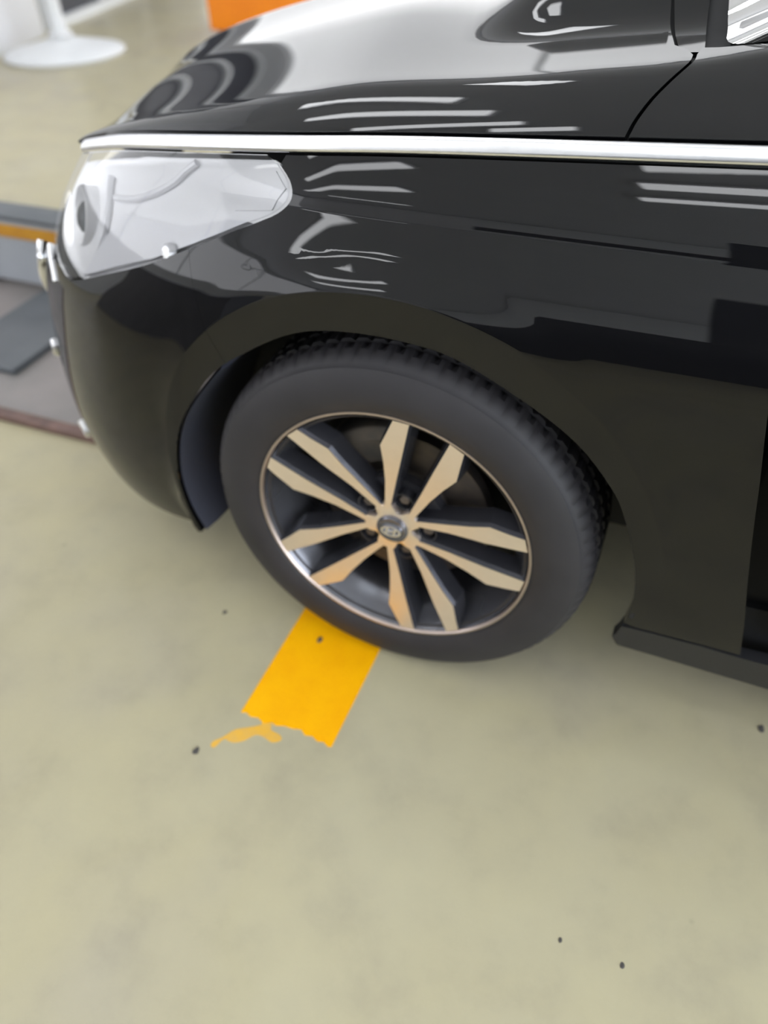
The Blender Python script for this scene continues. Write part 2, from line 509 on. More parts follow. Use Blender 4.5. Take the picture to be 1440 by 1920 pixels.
slab(g1, W2, 2.5, CEIL, 0.15).build('wall_left', M['wall'], kind='structure')
MB().box(-5.4, -4.95, 7.2, 7.35, 0, CEIL).build('wall_back', M['wall'], kind='structure')
MB().box(-4.95, 8, 7.2, 7.35, 3.9, CEIL).build('wall_back', M['wall'], kind='structure')
win = empty('window_2', (0, 0, 0), kind='structure')
for k in range(4):
    x = -4.95+3.2*k
    MB().box(x+0.03, x+3.17, 7.27, 7.29, 0.10, 3.9).build('pane', M['daylight'], win)
    MB().box(x-0.03, x+0.03, 7.24, 7.33, 0.10, 3.9).build('frame', M['white'], win)
MB().box(-4.95, 8, 7.22, 7.34, 0.0, 0.10).build('frame', M['white'], win)
MB().box(-9, 8, -9.15, -9.0, 0, CEIL).build('wall_front', M['wall'], kind='structure')
MB().box(6.5, 6.65, 2.0, 7.2, 0, CEIL).build('wall_right', M['wall'], kind='structure')
MB().box(6.5, 6.65, -9, 2.0, 3.9, CEIL).build('wall_right', M['wall'], kind='structure')
win = empty('window_4', (0, 0, 0), kind='structure')
for k in range(4):
    y = -9+2.75*k
    MB().box(6.54, 6.58, y+0.03, y+2.72, 0.06, 3.9).build('pane', M['daylight_right'], win)
    MB().box(6.50, 6.61, y-0.03, y+0.03, 0.0, 3.9).build('frame', M['white'], win)
MB().box(6.50, 6.61, -9, 2.0, 0.0, 0.06).build('frame', M['white'], win)
MB().box(-7.15, -7.0, -9, 2.6, 0, 0.9).build('wall_left', M['wall'], kind='structure')
MB().box(-7.15, -4.2, 2.5, 2.6, 0, CEIL).build('wall_left', M['wall'], kind='structure')
win = empty('window_3', (0, 0, 0), kind='structure')
for k in range(4):
    y = -9+2.875*k
    MB().box(-7.10, -7.06, y+0.03, y+2.845, 0.9, 3.9).build('pane', M['daylight_left'], win)
    MB().box(-7.13, -7.03, y-0.03, y+0.03, 0.9, 3.9).build('frame', M['white'], win)
MB().box(-7.15, -7.0, -9, 2.6, 3.9, CEIL).build('wall_left', M['wall'], kind='structure')
# added dark blocks, unseen, standing in for the dark figure mirrored in the fender
MB().box(-0.6, 1.7, -2.75, -2.65, 0, 1.15).build('reflection_block_1', M['darkpanel'], kind='structure')
MB().box(0.58, 1.7, -2.78, -2.64, 1.15, 2.3).build('reflection_block_1', M['darkpanel'], kind='structure')
# grey block added out of view to darken the bumper's front corner reflection
MB().box(-4.5, -1.0, -0.95, -0.72, 0, 0.6).build('reflection_block_2', M['added_block'], kind='structure')

# ================================================================== FLOOR MARKING
def smooth_line(pts, n=4):
    """Catmull-Rom through a list of points"""
    pts = np.asarray(pts, float)
    out = []
    for i in range(len(pts)-1):
        p0, p1, p2, p3 = pts[max(i-1, 0)], pts[i], pts[i+1], pts[min(i+2, len(pts)-1)]
        for k in range(n):
            t = k/n
            out.append(0.5*((2*p1)+(p2-p0)*t+(2*p0-5*p1+4*p2-p3)*t*t+(3*p1-p0-3*p2+p3)*t**3))
    out.append(pts[-1])
    return [tuple(q) for q in out]
sv = []
top = [(-0.213, 0.42), (-0.030, 0.42)]
edge = [(-0.030, -0.213), (-0.036, -0.215), (-0.047, -0.209), (-0.058, -0.212), (-0.070, -0.206), (-0.083, -0.209), (-0.095, -0.201), (-0.110, -0.205),
        (-0.125, -0.205), (-0.140, -0.210), (-0.150, -0.207), (-0.163, -0.214), (-0.178, -0.207), (-0.192, -0.210), (-0.203, -0.205), (-0.213, -0.208)]
def flat(name, poly, z, mat, parent=None, t=0.0006, **k):
    n = len(poly)
    v = [(x, y, z+t) for x, y in poly]+[(x, y, z) for x, y in poly]
    f = [tuple(range(n))]+[(i, i+n, (i+1) % n+n, (i+1) % n) for i in range(n)]
    o = mesh(name, v, f, mat, parent, smooth=False, **k)
    bm = bmesh.new(); bm.from_mesh(o.data)
    bmesh.ops.triangulate(bm, faces=[q for q in bm.faces if len(q.verts) > 4])
    bmesh.ops.recalc_face_normals(bm, faces=bm.faces)
    bm.to_mesh(o.data); bm.free()
    return o
stripe = flat('floor_stripe', (top+edge)[::-1], 0.0, M['yellow'], label='yellow painted floor stripe with ragged end running under the tyre', cat='floor marking')

drip = [(-0.229, -0.286), (-0.229, -0.277), (-0.217, -0.263), (-0.205, -0.243), (-0.181, -0.228), (-0.168, -0.219), (-0.164, -0.212), (-0.148, -0.2095), (-0.145, -0.220), (-0.125, -0.224), (-0.118, -0.232),
        (-0.131, -0.242), (-0.149, -0.238), (-0.165, -0.239), (-0.180, -0.258), (-0.197, -0.267), (-0.213, -0.266), (-0.218, -0.280), (-0.222, -0.288)]
dp = flat('paint_drip', smooth_line(drip+[drip[0]], 3)[:-1][::-1], 0.0, M['yellow_thin'], stripe, t=0.0004)
dp['label'] = 'thin wavy drip of yellow paint'

# ================================================================== CAR
car = empty('car', (0, 0, 0), label='glossy black sedan seen at its front wheel, with chrome side strip and alloy wheel', cat='car')
ARCH = [(-0.389, 0.197), (-0.408, 0.250), (-0.414, 0.315), (-0.404, 0.380), (-0.383, 0.437), (-0.345, 0.499), (-0.283, 0.574), (-0.211, 0.626), (-0.146, 0.664), (-0.087, 0.683),
        (-0.005, 0.690), (0.077, 0.684), (0.131, 0.666), (0.185, 0.639), (0.24, 0.608), (0.283, 0.575), (0.323, 0.529), (0.345, 0.493),
        (0.370, 0.426), (0.383, 0.375), (0.390, 0.318), (0.386, 0.252)]
LAMP = [(-0.764, 0.780), (-0.768, 0.739), (-0.763, 0.704), (-0.749, 0.674), (-0.715, 0.650), (-0.67, 0.634), (-0.635, 0.631), (-0.545, 0.662),
        (-0.404, 0.715), (-0.304, 0.759), (-0.22, 0.796), (-0.173, 0.815), (-0.152, 0.829), (-0.144, 0.843), (-0.15, 0.858), (-0.168, 0.872)]
ARCHS = smooth_line(ARCH, 3)
LAMPS = smooth_line(LAMP, 3)
DOOR_EDGE = [(0.559, 0.245), (0.545, 0.32), (0.528, 0.397), (0.506, 0.506), (0.49, 0.593), (0.474, 0.674), (0.464, 0.74), (0.460, 0.82)]
G = 0.012
under = lambda a0, a1, n=14: [(a, float(strip_z(a))-G) for a in np.linspace(a0, a1, n)]
# seam between bumper and fender runs from the lamp's rear tip down the flare
i_seam = min(range(len(ARCHS)), key=lambda i: math.hypot(ARCHS[i][0]+0.262, ARCHS[i][1]-0.592))
lamp_low = [q for q in LAMPS]
j_seam = min(range(len(LAMPS)), key=lambda i: math.hypot(LAMPS[i][0]+0.31, LAMPS[i][1]-0.757))
g = 0.0005
crease = [(R*math.cos(t), HUB+R*math.sin(t)) for R in (0.4215, 0.4238, 0.4262, 0.4300) for t in np.linspace(-0.2, PI+0.3, 420)]
crease += [(a, z) for z in (0.8275, 0.8295, 0.8325) for a in np.linspace(-0.25, 0.5, 190)]
# fender: from the arch seam round the arch to its rear foot, door edge, strip and back along the lamp
f_poly = ARCHS[i_seam:]
f_poly += [(0.401, 0.247), (0.47, 0.247)]
f_poly += smooth_line(DOOR_EDGE, 3)
f_poly += under(0.462, -0.155, 24)
low = [(a+0.003*0.3, z-0.004) for a, z in LAMPS]
tail = [(a+0.006, z-0.001) for a, z in LAMPS if a > -0.19][::-1]
f_poly += tail + [(a, z-0.0045) for a, z in LAMPS[j_seam:] if a <= -0.19][::-1]
panel('fender', f_poly, side, M['paint'], car, res=0.007, thick=0.012, extra=crease)
# bumper
b_poly = [(a, z-0.0045) for a, z in LAMPS if a < -0.19 and z < 0.80 and LAMPS.index((a, z)) <= j_seam and a > -0.66 and z > 0.626]
b_poly = [(a, z-0.0045) for k, (a, z) in enumerate(LAMPS) if 14 <= k <= j_seam]
b_poly = [(q[0]-g, q[1]) if k == len(b_poly)-1 else q for k, q in enumerate(b_poly)]
b_poly += [(ARCHS[i_seam][0]-g, ARCHS[i_seam][1])]
b_poly += ARCHS[:i_seam][::-1]
b_poly += [(-0.44, 0.178), (-0.52, 0.168), (-0.62, 0.163), (-0.80, 0.158), (A_NOSE, 0.158), (A_NOSE, 0.44), (-1.05, 0.44), (-0.93, 0.47), (-0.875, 0.54), (-0.84, 0.60), (-0.80, 0.628), (-0.73, 0.634)]
panel('front_bumper', b_poly, side, M['paint'], car, res=0.011, thick=0.012, extra=crease)
# sill moulding under the fender
panel('sill', [(0.381, 0.215), (0.386, 0.240), (0.40, 0.241), (0.50, 0.241), (0.565, 0.236), (1.6, 0.238), (1.6, 0.163), (0.62, 0.163), (0.508, 0.170), (0.386, 0.178), (0.376, 0.20)],
      side, M['plastic'], car, res=0.012, thick=0.02, shift=0.0)
# bonnet and the upper part of the fender
GAP = smooth_line([(0.255, 0.0), (0.261, 0.026), (0.275, 0.062), (0.293, 0.096), (0.315, 0.136), (0.322, 0.17)], 3)
REAR = [(0.318, 0.20), (0.306, 0.225), (0.308, 0.32), (0.318, 0.5), (0.322, 1.0)]
h_poly = [(a, 0.0) for a in np.linspace(A_CORNER, 0.24, 30)] + GAP + REAR + [(a, 2-v) for a, v in (REAR[::-1])[1:]] + [(a, 2-v) for a, v in GAP[::-1]] + [(A_CORNER, 2.0), (A_CORNER, 1.0)]
h_poly = [q for q in h_poly]
panel('bonnet', h_poly, hood, M['paint'], car, res=0.016, thick=0.012)
t_poly = [(a+0.0045, v) for a, v in GAP] + [(0.335, 0.20), (0.352, 0.193), (0.50, 0.17), (0.50, 0.0)]
panel('fender_shoulder', t_poly, hood, M['paint'], car, res=0.010, thick=0.012)
panel('fender_shoulder', [(a, 2-v) for a, v in t_poly][::-1], hood, M['paint'], car, res=0.014, thick=0.012)
# dark channel below the shut line and along the cowl
panel('bonnet_seal', [(0.23, 0.0), (0.30, 0.16), (0.30, 0.21), (0.35, 0.19), (0.30, 0.0)], hood, M['dark'], car, res=0.02, thick=0.004, shift=-0.014)
panel('cowl', [(0.300, 0.20), (0.362, 0.17), (0.386, 0.36), (0.40, 0.6), (0.40, 1.4), (0.386, 1.64), (0.362, 1.83), (0.300, 1.80), (0.29, 1.0)], hood, M['dark'], car, res=0.03, thick=0.01, shift=-0.012)
panel('bonnet_lip', [(0.312, 0.215), (0.338, 0.205), (0.350, 0.30), (0.362, 0.40), (0.366, 1.0), (0.366, 1.6), (0.338, 1.795), (0.312, 1.785), (0.326, 1.0)], hood, M['paint'], car, res=0.02, thick=0.008, shift=-0.006)
# windscreen
half = smooth_line([(0.54, 0.200), (0.46, 0.198), (0.385, 0.196), (0.364, 0.215), (0.372, 0.28), (0.382, 0.38), (0.392, 0.55), (0.396, 0.75), (0.40, 1.0)], 3)
curve = half + [(a, 2-v) for a, v in half[::-1]][1:]
base = hood(np.array([q[0] for q in curve]), np.array([q[1] for q in curve]))
V = []; F = []
for j in range(9):
    t = j/8
    for b in base:
        yt = 0.9+(b[1]-0.9)*0.80
        V.append((b[0]+1.0*t-0.0, b[1]+(yt-b[1])*t, b[2]+(1.43-b[2])*(t*1.12-0.12*t*t)))
n = len(base)
for j in range(8):
    for i in range(n-1):
        F.append((j*n+i, j*n+i+1, (j+1)*n+i+1, (j+1)*n+i))
ws = mesh('windscreen', V, F, M['carglass'], car)
# pillar beside the windscreen and the roof rail behind it
for sgn in (0, n-1):
    pts = [Vector(V[j*n+sgn]) for j in range(9)]
    off = -0.03 if sgn == 0 else 0.03
    MB().tube([p+Vector((0.025, off, -0.012)) for p in pts], 0.034, 10).build('windscreen_pillar', M['paint'], car, smooth=True)
# dark cabin floor and dashboard, seen only as darkness through the glass
MB().box(0.62, 1.3, 0.16, 1.64, 0.70, 0.97).build('dashboard', M['dark'], car, bevel=0.03)
MB().box(1.35, 1.6, 0.16, 1.64, 0.30, 1.08).build('seat_row', M['dark'], car, bevel=0.05)
MB().box(0.75, 1.6, 1.63, 1.69, 0.30, 0.98).build('far_door', M['dark'], car, bevel=0.02)
# chrome strip
def sweep(name, aa, half, bulge, mat, parent, fz, fn=None, n=9):
    V = []; NN = []; F = []
    for a in aa:
        z = float(fz(a)); A = np.array([a])
        c = side(A, np.array([z]))[0]
        e = 2e-3
        tz = side(A, np.array([z+e]))[0]-side(A, np.array([z-e]))[0]; tz /= np.linalg.norm(tz)
        ta = side(A+e, np.array([float(fz(a+e))]))[0]-side(A-e, np.array([float(fz(a-e))]))[0]; ta /= np.linalg.norm(ta)
        up = tz-ta*np.dot(tz, ta); up /= np.linalg.norm(up)
        out = np.cross(ta, up)
        if np.dot(out, c-np.array([0.2, 0.9, 0.4])) < 0: out = -out
        for k in range(n):
            t = PI*k/(n-1)
            V.append(c+up*half*math.cos(t)+out*(bulge*math.sin(t)**0.7-0.002))
        V.append(c-out*0.008)
    m = n+1
    for i in range(len(aa)-1):
        for k in range(m):
            F.append((i*m+k, i*m+(k+1) % m, (i+1)*m+(k+1) % m, (i+1)*m+k))
    F.append(tuple(range(m-1, -1, -1))); F.append(tuple((len(aa)-1)*m+k for k in range(m)))
    o = mesh(name, V, F, mat, parent, smooth=True, angle=0.9)
    bm = bmesh.new(); bm.from_mesh(o.data); bmesh.ops.recalc_face_normals(bm, faces=bm.faces); bm.to_mesh(o.data); bm.free()
    return o
sweep('chrome_strip', np.linspace(-0.79, 0.50, 60), 0.0105, 0.006, M['chrome'], car, strip_z)

# ------------------------------------------------------------------ headlamp
lamp = empty('headlamp', (0, 0, 0), parent=car)
panel('lens', LAMPS + [(a, float(strip_z(a))-G) for a in np.linspace(-0.185, -0.765, 16)], side, M['lens'], lamp, res=0.012, thick=0.004, shift=0.001)
inner = [(a-0.10*float(sstep(-0.66, -0.768, a)), z) for a, z in LAMPS] + [(a, float(strip_z(a))-G) for a in np.linspace(-0.19, -0.85, 16)]
panel('reflector', inner, side, M['reflector'], lamp, res=0.012, thick=0.002, shift=-0.024)
# inner bezel: pale ridge between the beam unit and the long indicator bowl
panel('bezel', [(-0.615, 0.642), (-0.525, 0.676), (-0.40, 0.722), (-0.30, 0.766), (-0.215, 0.803), (-0.25, 0.80), (-0.34, 0.775), (-0.50, 0.76), (-0.56, 0.705)], side, M['bezel'], lamp, res=0.012, thick=0.03, shift=-0.012)
panel('bezel', [(-0.30, 0.857), (-0.185, 0.866), (-0.165, 0.848), (-0.185, 0.822), (-0.25, 0.812), (-0.33, 0.82)], side, M['reflector'], lamp, res=0.012, thick=0.02, shift=-0.022)
def on_side(a, z, d):
    A, Z = np.array([a]), np.array([z])
    P = side(A, Z)[0]; N = grid_normals(side, A, Z)[0]
    if np.dot(N, P-np.array([0.2, 0.9, 0.4])) < 0: N = -N
    return Vector(P+N*d), Vector(N)
def disc_on(name, mat, a, z, d, prof, parent, n=32, aim=None):
    P, N = on_side(a, z, d)
    if aim is not None: N = Vector(aim).normalized()
    o = MB().lathe(prof, n, 'z').build(name, mat, parent, smooth=True, angle=0.7)
    o.rotation_mode = 'QUATERNION'
    o.rotation_quaternion = N.to_track_quat('Z', 'Y')
    o.location = P
    return o
def bar(name, pts, r, mat, d=0.004, parent=None):
    P = [on_side(a, z, d)[0] for a, z in smooth_line(pts, 4)]
    return MB().tube(P, r, 8).build(name, mat, parent or car, smooth=True)
disc_on('beam_unit', M['reflector'], -0.685, 0.715, -0.012, [(-0.05, 0.052), (-0.004, 0.050), (0.0, 0.047), (-0.003, 0.042), (-0.020, 0.030), (-0.030, 0.001)], lamp, aim=(-0.62, -0.72, 0.32))
disc_on('beam_lens', M['carglass'], -0.685, 0.715, -0.020, [(-0.012, 0.030), (0.004, 0.024), (0.010, 0.014), (0.012, 0.001)], lamp, aim=(-0.62, -0.72, 0.32))
bar('lamp_divider', [(-0.60, 0.790), (-0.575, 0.75), (-0.575, 0.70), (-0.60, 0.655)], 0.006, M['bezel'], -0.018, lamp)
bar('lamp_divider', [(-0.56, 0.770), (-0.48, 0.785), (-0.40, 0.815), (-0.34, 0.852)], 0.005, M['bezel'], -0.020, lamp)
disc_on('lamp_bulb', M['bezel'], -0.352, 0.741, -0.008, [(0.0, 0.014), (0.006, 0.012), (0.010, 0.006), (0.011, 0.0005)], lamp)

# inner wing behind lamp, strip and bumper top
panel('inner_wing', [(-0.95, 0.60), (-0.60, 0.56), (-0.30, 0.66), (0.0, 0.74), (0.45, 0.74)] + [(a, float(strip_z(a))+0.004) for a in np.linspace(0.45, -0.93, 24)], side, M['dark'], car, res=0.03, thick=0.004, shift=-0.055)

# grille and its chrome ends
panel('grille', [(-0.90, 0.52), (-0.86, 0.60), (-0.86, 0.66), (-0.95, 0.68), (A_NOSE, 0.69), (A_NOSE, 0.45), (-1.05, 0.45), (-0.94, 0.475)], side, M['plastic'], car, res=0.02, thick=0.01, shift=-0.02)
bar('grille_trim', [(-0.845, 0.625), (-0.835, 0.60), (-0.845, 0.575), (-0.87, 0.54), (-0.93, 0.49), (-1.05, 0.46), (A_NOSE, 0.455)], 0.009, M['chrome'])
bar('lamp_trim', [(-0.765, 0.645), (-0.74, 0.630), (-0.715, 0.615), (-0.705, 0.603)], 0.006, M['chrome'], -0.001)
bar('bumper_trim', [(-0.830, 0.435), (-0.822, 0.422), (-0.83, 0.405)], 0.008, M['chrome'])
bar('bumper_trim', [(-0.775, 0.275), (-0.762, 0.260), (-0.765, 0.245)], 0.008, M['chrome'])

# ------------------------------------------------------------------ underside, inner arch
MB().box(-0.45, 1.6, 0.30, 1.50, 0.20, 0.76).build('engine_bay', M['dark'], car)
MB().box(0.47, 1.6, 0.07, 1.73, 0.19, 0.30).build('floor_pan', M['dark'], car)
# hinge pillar behind the door edge
MB().box(0.50, 0.64, 0.085, 0.16, 0.22, 0.90).build('hinge_pillar', M['dark'], car, bevel=0.01)
def arc_liner(name, a0, a1, R, y0, y1, mat, n=40, t=0.006, z_c=HUB):
    m = MB(); V = []; F = []
    for i in range(n+1):
        th = a0+(a1-a0)*i/n
        for (y, r) in ((y0, R), (y1, R), (y1, R+t), (y0, R+t)):
            V.append((r*math.cos(th), y, z_c+r*math.sin(th)))
    for i in range(n):
        for k in range(4):
            F.append((i*4+k, i*4+(k+1) % 4, (i+1)*4+(k+1) % 4, (i+1)*4+k))
    F.append((0, 1, 2, 3)); F.append((n*4+3, n*4+2, n*4+1, n*4))
    return m.add(V, F).build(name, mat, car, smooth=True, angle=0.6)
arc_liner('arch_liner', math.radians(-8), math.radians(146), 0.395, 0.012, 0.30, M['dark'])
# front half of the liner, a slate plastic sheet that shows beside the tyre
V = []; F = []
pts = smooth_line([(-0.386, 0.194), (-0.405, 0.25), (-0.411, 0.315), (-0.401, 0.380), (-0.380, 0.437), (-0.342, 0.499), (-0.280, 0.572)], 4)
for (x, z) in pts:
    V += [(x+0.0005, 0.022, z), (x+0.007, 0.055, z), (x+0.013, 0.095, z+0.004), (x+0.013, 0.26, z+0.004), (x-0.006, 0.26, z+0.004), (x-0.006, 0.032, z)]
for i in range(len(pts)-1):
    for k in range(6):
        F.append((i*6+k, i*6+(k+1) % 6, (i+1)*6+(k+1) % 6, (i+1)*6+k))
F += [(0, 1, 2, 3, 4, 5), tuple((len(pts)-1)*6+k for k in (5, 4, 3, 2, 1, 0))]
MB().add(V, F).build('arch_liner', M['liner'], car, smooth=True, angle=0.8)
MB().prism([(0.405, 0.262), (0.44, 0.262), (0.46, 0.45), (0.425, 0.45)], 0.06, 0.26).build('mud_flap', M['liner'], car, bevel=0.004)

# ------------------------------------------------------------------ wheel
def build_wheel(name, origin, flip=False):
    w = empty(name, origin, parent=car)
    if flip: w.rotation_euler = (0, 0, PI)
    # tyre, tread blocks cut by real grooves
    prof = [(0.215, 0.215), (0.222, 0.24), (0.226, 0.265), (0.222, 0.290), (0.212, 0.308), (0.196, 0.3235), (0.150, 0.328), (0.131, 0.328), (0.130, 0.321), (0.122, 0.321), (0.121, 0.328),
            (0.086, 0.328), (0.085, 0.321), (0.076, 0.321), (0.075, 0.328), (0.050, 0.3275), (0.049, 0.321), (0.041, 0.321), (0.040, 0.327), (0.026, 0.3245), (0.0150, 0.3195), (0.0075, 0.3125),
            (0.0035, 0.309), (0.0005, 0.3075), (-0.0035, 0.3000), (-0.0070, 0.289), (-0.0100, 0.276), (-0.0105, 0.264), (-0.0080, 0.252), (-0.0035, 0.243), (-0.0015, 0.2395), (0.0010, 0.2385), (0.0015, 0.234), (0.008, 0.228), (0.012, 0.220)]
    NB = 80
    per = 4
    n = NB*per
    V = []; F = []
    for j, (y, r) in enumerate(prof):
        for i in range(n):
            q = r
            if 0.006 < y < 0.038 and r > 0.30 and i % per == 0:
                q = r-0.0035*min(1, (y-0.006)/0.012)
            if 0.038 < y < 0.20 and r > 0.3265 and i % per == 2: q = r-0.005
            th = 2*PI*(i+(0.5*0 if y < 0.1 else 0))/n
            z = q*math.sin(th)
            V.append((q*math.cos(th), y, max(z, -HUB+0.001)))
    m = len(prof)
    for j in range(m-1):
        for i in range(n):
            F.append((j*n+i, j*n+(i+1) % n, (j+1)*n+(i+1) % n, (j+1)*n+i))
    MB().add(V, F).build('tyre', M['rubber'], w, smooth=True, angle=0.35)
    # rim: bright flange lip and dark barrel
    MB().lathe([(0.014, 0.2365), (0.004, 0.2365), (0.0005, 0.2350), (0.0005, 0.2315), (0.004, 0.2295), (0.010, 0.2275)], 96).build('rim_lip', M['lip'], w, smooth=True)
    MB().lathe([(0.004, 0.2275), (0.012, 0.2235), (0.028, 0.217), (0.048, 0.207), (0.062, 0.198), (0.10, 0.194), (0.18, 0.198), (0.21, 0.215)], 96).build('rim_barrel', M['alloy_dark'], w, smooth=True)
    # five pairs of flared spokes
    ang = [math.radians(73-72*k) for k in range(5)]
    def depth(r): return 0.0035+0.0155*float(sstep(0.225, 0.05, r))
    outline = [(0.036, 0.0070), (0.050, 0.0068), (0.10, 0.0020), (0.16, -0.0052), (0.2285, -0.0125), (0.2275, 0.0125), (0.205, 0.0195), (0.174, 0.0295), (0.14, 0.0235), (0.10, 0.0195), (0.055, 0.0178), (0.036, 0.0175)]
    outline = np.array(outline)
    def spoke_mesh(sgn, half):
        pts = [(r, t*sgn) for r, t in outline]
        c, s = math.cos(half), math.sin(half)
        out = []
        cr = np.mean(outline, axis=0)
        layers = []
        for lvl, grow in ((0, 0.0), (1, 0.0035), (2, 0.0075)):
            L = []
            for r, t in outline:
                tt = t+(grow if t > np.interp(r, [0.04, 0.23], [0.012, 0.0]) else -grow)
                dep = depth(r)+(0.0, 0.007, 0.038)[lvl]
                x = r*c-tt*sgn*s; z = r*s+tt*sgn*c
                L.append((x, dep, z))
            layers.append(L)
        return layers
    for a in ang:
        for sgn in (1, -1):
            th = a+sgn*math.radians(11.2)
            L = spoke_mesh(sgn, th)
            k = len(outline)
            # machined face: a strip of quads pairing the two edges
            lower = [0, 1, 2, 3, 4]; upper = [11, 10, 9, 8, 5]
            face = MB()
            bm_v = L[0]
            idx = list(range(k))
            # densify the face between edges so it stays smooth: fan polygon, triangulated
            V = [Vector(v) for v in bm_v]
            body = MB().add(L[0]+L[1]+L[2], [(i, (i+1) % k, (i+1) % k+k, i+k) for i in range(k)]+[(i+k, (i+1) % k+k, (i+1) % k+2*k, i+2*k) for i in range(k)])
            o = body.build('spoke', M['alloy_side'], w)
            q = [0, 1, 10, 11]
            fb = MB().add([(v[0], v[1]-0.0008, v[2]) for v in bm_v]+[(v[0], v[1]+0.004, v[2]) for v in bm_v],
                          [(0, 1, 10, 11), (1, 2, 9, 10), (2, 3, 8, 9), (3, 6, 7, 8), (3, 4, 5, 6)]+[(i, (i+1) % k, (i+1) % k+k, i+k) for i in range(k)])
            fo = fb.build('spoke_face', M['alloy'], o, smooth=True, angle=0.5)
            fo['label'] = 'bright machined spoke face'
    # hub: star of bright metal between the nut pockets, dark pockets, nuts, cap
    V = []; F = []; n = 100
    for lvl, yy in ((0, 0.0185), (1, 0.0235), (2, 0.055)):
        for i in range(n):
            th = 2*PI*i/n
            dlt = min(abs((th-x+PI) % (2*PI)-PI) for x in ang)
            scal = float(sstep(math.radians(5), math.radians(20), dlt))
            r = 0.033+0.016*scal+0.002*lvl
            V.append((r*math.cos(th), yy, r*math.sin(th)))
    for i in range(n):
        V.append((0.0265*math.cos(2*PI*i/n), 0.0175, 0.0265*math.sin(2*PI*i/n)))
    for i in range(n):
        j = (i+1) % n
        F += [(i, j, n+j, n+i), (n+i, n+j, 2*n+j, 2*n+i), (3*n+i, 3*n+j, j, i)]
    MB().add(V, F).build('hub', M['alloy'], w, smooth=True, angle=0.5)
    MB().lathe([(0.044, 0.001), (0.044, 0.085), (0.060, 0.088), (0.060, 0.001)], 64).build('hub_pad', M['alloy_side'], w, smooth=True)
    for a in ang:
        nut = MB().lathe([(0.060, 0.0115), (0.034, 0.0115), (0.030, 0.0085), (0.029, 0.001)], 6, c=(0.0575*math.cos(a), 0, 0.0575*math.sin(a))).build('wheel_nut', M['disc'], w, bevel=0.001)
        nut['label'] = 'hexagonal wheel nut'
        MB().lathe([(0.026, 0.0165), (0.026, 0.0145), (0.048, 0.0140), (0.048, 0.0165)], 24, c=(0.0575*math.cos(a), 0, 0.0575*math.sin(a)), closed=True).build('nut_pocket', M['alloy_side'], w, smooth=True)
    cap = MB().lathe([(0.022, 0.0275), (0.014, 0.0270), (0.0115, 0.0235), (0.0125, 0.019), (0.0115, 0.010), (0.011, 0.0005)], 48).build('hub_cap', M['alloy_dark'], w, smooth=True)
    # oval badge with a slanted letter
    ring = []
    bm = MB()
    N2 = 40
    for (q, yy) in ((1.0, 0.0115), (1.0, 0.0085), (0.80, 0.0085), (0.80, 0.0115)):
        for i in range(N2):
            t = 2*PI*i/N2
            ring.append((0.0175*q*math.cos(t), yy, 0.0105*q*math.sin(t)))
    FF = []
    for k in range(4):
        for i in range(N2):
            FF.append((k*N2+i, k*N2+(i+1) % N2, ((k+1) % 4)*N2+(i+1) % N2, ((k+1) % 4)*N2+i))
    bm.add(ring, FF)
    sl = 0.0035
    for x0 in (-0.0085, 0.0050):
        bm.prism([(x0-sl*0.6, -0.0075), (x0+0.0035-sl*0.6, -0.0075), (x0+0.0035+sl*0.6, 0.0075), (x0+sl*0.6, 0.0075)], 0.0082, 0.0115)
    bm.prism([(-0.006, -0.0022), (0.007, 0.0002), (0.007, 0.0028), (-0.006, 0.0006)], 0.0082, 0.0115)
    bd = bm.build('hub_badge', M['chrome'], w)
    bd['label'] = 'oval badge with slanted letter'
    # brake
    MB().lathe([(0.075, 0.07), (0.075, 0.148), (0.100, 0.148), (0.100, 0.07)], 72, closed=True).build('brake_disc', M['disc'], w, smooth=True, angle=0.5)
    MB().lathe([(0.062, 0.001), (0.062, 0.080), (0.085, 0.082)], 48).build('disc_hat', M['caliper'], w, smooth=True, angle=0.5)
    cm = []
    for r, y0 in ((0.105, 0.060), (0.172, 0.060)):
        pass
    c0, c1 = math.radians(95), math.radians(150)
    V = []; F = []; n = 10
    for i in range(n+1):
        th = c0+(c1-c0)*i/n
        for (y, r) in ((0.058, 0.105), (0.055, 0.150), (0.062, 0.170), (0.120, 0.172), (0.120, 0.105)):
            V.append((r*math.cos(th), y, r*math.sin(th)))
    for i in range(n):
        for k in range(5):
            F.append((i*5+k, i*5+(k+1) % 5, (i+1)*5+(k+1) % 5, (i+1)*5+k))
    F += [(0, 1, 2, 3, 4), tuple(n*5+k for k in (4, 3, 2, 1, 0))]
    MB().add(V, F).build('brake_caliper', M['caliper'], w, smooth=False, bevel=0.004)
    MB().lathe([(0.190, 0.002), (0.190, 0.19), (0.20, 0.19)], 48).build('dust_shield', M['dark'], w, smooth=True, angle=0.5)
    return w
build_wheel('wheel', (0, 0, HUB))
# the tyre on the far side, seen under the car only
far = empty('wheel', (0, 1.80, HUB), parent=car); far.rotation_euler = (0, 0, PI)
MB().lathe([(0.0, 0.235), (-0.010, 0.265), (0.0, 0.305), (0.030, 0.327), (0.18, 0.327), (0.215, 0.30), (0.215, 0.22)], 64).build('tyre', M['rubber'], far, smooth=True)
MB().lathe([(0.02, 0.001), (0.02, 0.10), (0.004, 0.235)], 48).build('rim', M['alloy_dark'], far, smooth=True)

# far flank and front wing, mirrored from the near one
def mirror(name, poly, res, mat):
    fn = lambda a, z: side(a, z)*np.array([1, -1, 1])+np.array([0, 1.8, 0])
    panel(name, poly, fn, mat, car, res=res, thick=0.012)
mirror('fender', f_poly, 0.03, M['paint'])
mirror('front_bumper', b_poly, 0.03, M['paint'])

